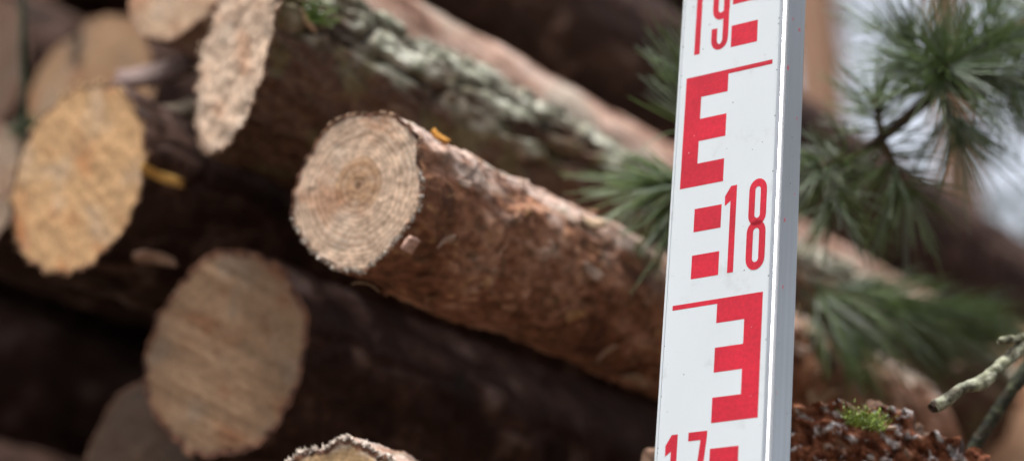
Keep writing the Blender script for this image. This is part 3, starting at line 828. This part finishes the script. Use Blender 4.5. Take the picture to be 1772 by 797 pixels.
def chip(label, pos, normal, dirn, lx, ly, th, curl, col, seed, name='wood_chip', cat='wood chip', lift=0.0, taper=0.45):
    z = Vector(normal).normalized(); x = Vector(dirn); x = (x - z * x.dot(z)).normalized(); y = z.cross(x)
    M = Matrix((x, y, z)).transposed().to_4x4(); M.translation = Vector(pos) + z * lift
    V, F = chip_mesh(lx, ly, th, curl, seed, taper=taper)
    c = np.tile(C(*col), (len(V), 1)) * (1 + 0.3 * fbm(V / (lx * 0.2) + seed, seed, 2))[:, None]
    o = mesh_obj(name, V, F, WOOD, None, col=np.clip(c, 0, 1), mat=M)
    return tag(o, label, cat)


def img_dir(dx, dy, dz=0.0): return Vector(cdir((dx, dy, dz)))


p, n, x = on_log('A', 757, 244); chip('amber orange bark chip on top of the slim log beside its end', p, n, img_dir(1, 0.45), 0.009, 0.005, 0.0015, 0.10, (0.55, 0.25, 0.04), 1, 'bark_chip', 'bark chip', 0.001)
p, n, x = on_log('A', 706, 418); chip('small square pinkish chip stuck under the end of the slim log', p, n, img_dir(0.4, -1), 0.007, 0.0055, 0.002, 0.0, (0.60, 0.37, 0.29), 2, lift=0.001, taper=0.08)
p, n, x = on_log('A', 1047, 604); chip('thin pale sliver on the shaded lower side of the slim log', p, n, img_dir(-0.35, 1), 0.013, 0.003, 0.001, 0.08, (0.50, 0.34, 0.24), 3, lift=0.001)
p, n, x = on_log('E', 262, 438); chip('pale pointed bark sliver under the orange brown log', p, n, img_dir(1, 0.62), 0.026, 0.008, 0.0015, 0.10, (0.40, 0.25, 0.18), 4, 'bark_sliver', 'bark sliver', 0.003, taper=0.85)
p, n, x = on_log('E', 262, 306); chip('curled yellow bark sliver sticking out from the orange brown log end', p, n, img_dir(1, 0.12, -0.1), 0.027, 0.006, 0.0015, 0.12, (0.62, 0.36, 0.10), 5, 'bark_sliver', 'bark sliver', 0.005)
chip('loose grey pink slab of bark lying above the orange brown log', at(275, 135, 1.12), Vector((-0.25, -0.65, 0.7)), img_dir(1, 0.28), 0.048, 0.017, 0.005, 0.03, (0.22, 0.15, 0.135), 6, 'bark_piece', 'bark piece')
chip('short pale twig end on the bark below the loose bark slab', at(300, 205, 1.08), Vector((-0.2, -0.7, 0.7)), img_dir(1, -0.45), 0.030, 0.009, 0.006, 0.0, (0.22, 0.17, 0.12), 7, 'bark_piece', 'bark piece')
p, n, x = on_log('B', 525, 40); chip('small tan bark sliver beside the bright moss tuft', p, n, img_dir(1, 0.7), 0.013, 0.0035, 0.0012, 0.05, (0.42, 0.27, 0.17), 8, 'bark_sliver', 'bark sliver', 0.002)


def moss(label, pos, normal, size, n, seed, col, droop=0.0):
    rg = np.random.RandomState(seed); V, F, Cc = [], [], []
    z = Vector(normal).normalized(); x = z.orthogonal().normalized(); y = z.cross(x)
    for k in range(n):
        a = rg.rand() * 6.28; rr = size * 0.55 * math.sqrt(rg.rand())
        p = x * (rr * math.cos(a)) * 1.3 + y * (rr * math.sin(a))
        d = (z * (0.5 + rg.rand()) + x * rg.randn() * 0.7 + y * rg.randn() * 0.7).normalized(); L = size * (0.3 + 0.6 * rg.rand())
        cc = np.array(col) * (0.5 + 0.9 * rg.rand())
        for s in range(5):                     # a moss stem with small side leaves
            q = p + d * (L * s / 5); side = Vector(rg.randn(3)).normalized(); tip = q + (d * 0.6 + side).normalized() * (size * 0.14)
            e = d.cross(side).normalized() * (size * 0.030); b = len(V)
            V += [q - e, q + e, tip + side.cross(e) * 0.2]; F.append((b, b + 1, b + 2)); Cc += [cc] * 3
        e = d.orthogonal().normalized() * (size * 0.015); b = len(V)
        V += [p - e, p + e, p + d * L]; F.append((b, b + 1, b + 2)); Cc += [cc * 0.8] * 3
    M = Matrix.Translation(Vector(pos))
    o = mesh_obj('moss_tuft', np.array([tuple(v) for v in V]), np.array(F), LEAF, None, col=np.array(Cc), mat=M)
    return tag(o, label, 'moss')


moss('little bright green moss tuft on the crumbly red bark', at(1497, 738, 0.832), Vector((0.15, -0.25, 0.9)), 0.0135, 170, 1, (0.30, 0.40, 0.07))
p, n, x = on_log('B', 540, 24); moss('bright moss tuft on the thick lichen covered log', p, Vector(n) + Vector((0, 0, 0.3)), 0.014, 170, 2, (0.13, 0.24, 0.03))
moss('dark green moss clump on the weathered log end', at(45, 225, 1.22), Vector((-0.4, -0.6, 0.6)), 0.014, 120, 3, (0.05, 0.10, 0.02))
chip('thin pale wood splinter lodged in a notch of the crumbly red bark', at(1536, 742, 0.838), Vector((-0.1, -0.7, 0.7)), img_dir(1, 0.38), 0.0075, 0.0022, 0.0012, 0.0, (0.52, 0.36, 0.27), 9, 'wood_splinter', 'wood splinter')
# thin green stem standing in front of the weathered log end
Q, F, nrm = tube([at(38, 330, 1.2), at(42, 180, 1.2), at(40, 60, 1.2), at(38, -60, 1.21)], [0.0022, 0.0024, 0.0022, 0.002], 31, n=10, sub=10)
tag(mesh_obj('plant_stem', Q, F, TWIG, None, col=np.tile(C(0.07, 0.085, 0.05), (len(Q), 1))), 'thin upright green stem in front of the weathered log end', 'plant stem')

# curled flakes along the slim log's bark and the frayed rims: parts of those logs
protos = []
for k in range(5):
    V, F = chip_mesh(0.011 + 0.003 * k, 0.006, 0.0006, 0.16, 60 + k, 6, 4)
    cols = [(0.40, 0.22, 0.10), (0.30, 0.16, 0.10), (0.50, 0.36, 0.29), (0.22, 0.10, 0.06), (0.46, 0.33, 0.22)][k]
    protos.append((V, F, np.tile(C(*cols), (len(V), 1))))
rg = np.random.RandomState(77)
meshes = []
A_ = LOGS['A']
for k in range(70):
    M_i = k % 5
    x_ = 0.02 + 0.42 * rg.rand(); th = rg.uniform(0, 2 * math.pi); r = A_['r'] * 1.012
    nrm = Vector((0, math.cos(th), math.sin(th))); tang = Vector((1, 0, 0)); tang = (Quaternion(nrm, rg.uniform(-1.2, 1.2)) @ tang)
    y = nrm.cross(tang); m = Matrix((tang, y, nrm)).transposed().to_4x4(); m.translation = Vector((x_, r * math.cos(th), r * math.sin(th)))
    if k < 5:
        V, F, cc = protos[k]; o = mesh_obj('bark_flake', V, F, BARK, A_, col=cc); meshes.append(o.data)
    else:
        o = bpy.data.objects.new('bark_flake', meshes[M_i]); COL.objects.link(o); o.parent = A_
    m = m @ Matrix.Diagonal((*([0.4 + 0.6 * rg.rand()] * 3), 1)); o.matrix_local = m


def frayed(key, a0, a1, n, ln, col, seed, face_sh):
    o = LOGS[key]; rg = np.random.RandomState(seed); V, F = [], []
    me = [c for c in o.children if c.name.startswith('bark')][0].data
    nt_ = max(24, int(2 * math.pi * o['r'] / face_sh))
    for k in range(n):
        i = int((rg.uniform(a0, a1) % (2 * math.pi)) / (2 * math.pi) * nt_) % nt_
        p = me.vertices[i].co.copy(); out = Vector((0, p.y, p.z)).normalized()
        p = p - out * (0.0015 * rg.rand())
        d = (Vector((-1, 0, 0)) * rg.uniform(0.0, 1.0) + out * rg.uniform(-0.2, 1.0) + Vector(rg.randn(3)) * 0.5).normalized()
        L = ln * (0.3 + rg.rand()); e = d.orthogonal().normalized() * (0.0005 + 0.0006 * rg.rand()); e2 = d.cross(e); b = len(V)
        V += [p - e, p + e, p + e2 * 1.3, p + d * L]; F += [(b, b + 1, b + 3), (b + 1, b + 2, b + 3), (b + 2, b, b + 3)]
    cc = np.tile(C(*col), (len(V), 1)) * np.repeat(0.7 + 0.5 * rg.rand(n), 4)[:, None]
    tag(mesh_obj('frayed_fibres', np.array([tuple(v) for v in V]), np.array(F), WOOD, o, col=np.clip(cc, 0, 1), smooth=False), kind='stuff')


frayed('A', math.pi, 1.98 * math.pi, 260, 0.0011, (0.70, 0.62, 0.54), 1, 0.00105)
frayed('A', 0, 2 * math.pi, 120, 0.0011, (0.50, 0.34, 0.22), 2, 0.00105)
frayed('H', 0, math.pi, 320, 0.0024, (0.62, 0.52, 0.44), 3, 0.0012)
frayed('B', 0, 2 * math.pi, 300, 0.0022, (0.52, 0.36, 0.26), 4, 0.0014)
frayed('E', 0, 2 * math.pi, 160, 0.0025, (0.55, 0.36, 0.18), 5, 0.0018)


# ------------------------------------------------------------------ the forest round the clearing
def make_tree(seed, height, tr, crown0):
    rg = np.random.RandomState(seed)
    root = empty('pine_tree'); 
    lean = rg.randn(2) * 0.15
    path = [(lean[0] * t * t, lean[1] * t * t, height * t) for t in (0, 0.2, 0.4, 0.6, 0.8, 1.0)]
    Q, F, nrm = tube(path, [tr * 1.15, tr, tr * 0.9, tr * 0.75, tr * 0.5, tr * 0.1], seed, n=12, sub=6, rough=0.06)
    zc = Q[:, 2] / height
    c = ramp(np.clip(zc + 0.12 * fbm(Q / 0.15, seed, 3), 0, 1), [(0, (0.11, 0.08, 0.065)), (0.2, (0.17, 0.11, 0.08)), (0.35, (0.30, 0.175, 0.115)), (1, (0.34, 0.19, 0.12))])
    mesh_obj('trunk', Q, F, BARK, root, col=c)
    V, Fs, Cc = [], [], []; LV, LF, off = [], [], 0
    nl = 46
    for k in range(nl):
        z = height * (crown0 + (0.98 - crown0) * rg.rand() ** 0.9); t = z / height
        az = rg.rand() * 6.283; reach = (0.5 + 1.5 * (1 - t)) * (0.6 + 0.6 * rg.rand()) * height / 11
        b0 = np.array([lean[0] * t * t, lean[1] * t * t, z]); d = np.array([math.cos(az), math.sin(az), 0.25 - 0.45 * (1 - t) + 0.2 * rg.randn()])
        tip = b0 + d * reach
        q, f, _ = tube([b0, b0 + d * reach * 0.5 + (0, 0, 0.05), tip], [0.03, 0.018, 0.006], seed + k, n=5, sub=3, rough=0.1)
        LV.append(q); LF += [tuple(i + off for i in ff) for ff in f]; off += len(q)
        for m in range(7):
            ctr = b0 + d * reach * (0.35 + 0.7 * rg.rand()) + rg.randn(3) * 0.16 * (0.6 + reach * 0.4)
            cc = np.array((0.05, 0.085, 0.036)) * (0.6 + 0.9 * rg.rand())
            for s in range(16):
                dd = rg.randn(3); dd /= np.linalg.norm(dd); dd[2] += 0.2
                e = np.cross(dd, rg.randn(3)); e /= np.linalg.norm(e) + 1e-6; b = len(V)
                L = 0.10 + 0.08 * rg.rand(); V += [ctr + e * 0.012, ctr - e * 0.012, ctr + dd * L - e * 0.005, ctr + dd * L + e * 0.005]; Fs.append((b, b + 1, b + 2, b + 3)); Cc += [cc] * 4
    crown = mesh_obj('crown', np.array(V), np.array(Fs), LEAF, root, col=np.array(Cc), smooth=False)
    LVa = np.vstack(LV)
    mesh_obj('limb', LVa, LF, BARK, root, col=np.tile(C(0.22, 0.12, 0.07), (len(LVa), 1)))
    return root


TP = [make_tree(1, 13.0, 0.10, 0.58), make_tree(2, 14.5, 0.12, 0.55), make_tree(3, 11.0, 0.085, 0.30)]
spots = [(1452, 7.0, 0), (1668, 9.0, 1), (1560, 24.0, 2), (1400, 32.0, 2), (1850, 26.0, 2), (1490, 36.0, 2), (1650, 38.0, 2), (1760, 31.0, 2), (2050, 9.5, 2), (1250, 15.0, 2), (2250, 7.0, 0), (1050, 17.0, 0), (700, 14.0, 1), (300, 16.0, 2), (-200, 12.0, 2), (-700, 10.0, 1)]
pos = [((px - CX) / FPX * y / CP * 1.0, y) for px, y, k in spots]
kinds = [k for _, _, k in spots]
rg = np.random.RandomState(5)
for k in range(52):                            # trees beside and behind the photographer
    R_ = (5.0, 7.5, 10.5)[k % 3] + rg.uniform(-0.8, 0.8); ang = math.radians(130 + k * 5.5 + rg.uniform(-3, 3))
    if abs(math.degrees(ang) - 262) < 24: continue          # gap shaped to let sky light in from behind the camera
    pos.append((R_ * math.cos(ang), R_ * math.sin(ang))); kinds.append((2, 0, 2, 1)[k % 4])
used = set()
for (x, y), k in zip(pos, kinds):
    if k in used:
        o = TP[k].copy(); COL.objects.link(o)
        for ch in list(TP[k].children):
            c = ch.copy(); COL.objects.link(c); c.parent = o
    else:
        o = TP[k]; used.add(k)
    o.location = (x, y, 0); o.rotation_euler = (0, 0, rg.uniform(0, 6.28)); s = rg.uniform(0.9, 1.15); o.scale = (s, s, s)
    n_t = pos.index((x, y))
    tag(o, 'pine with a broad orange trunk close beside the metal edge of the staff' if n_t == 0 else 'pine with a slender orange trunk behind the fan of pine needles' if n_t == 1 else 'tall pine with an orange upper trunk in the blurred forest behind the pile' if y > 0 else 'tall pine standing round the clearing opposite the pile', 'tree', 'pines of the surrounding forest')
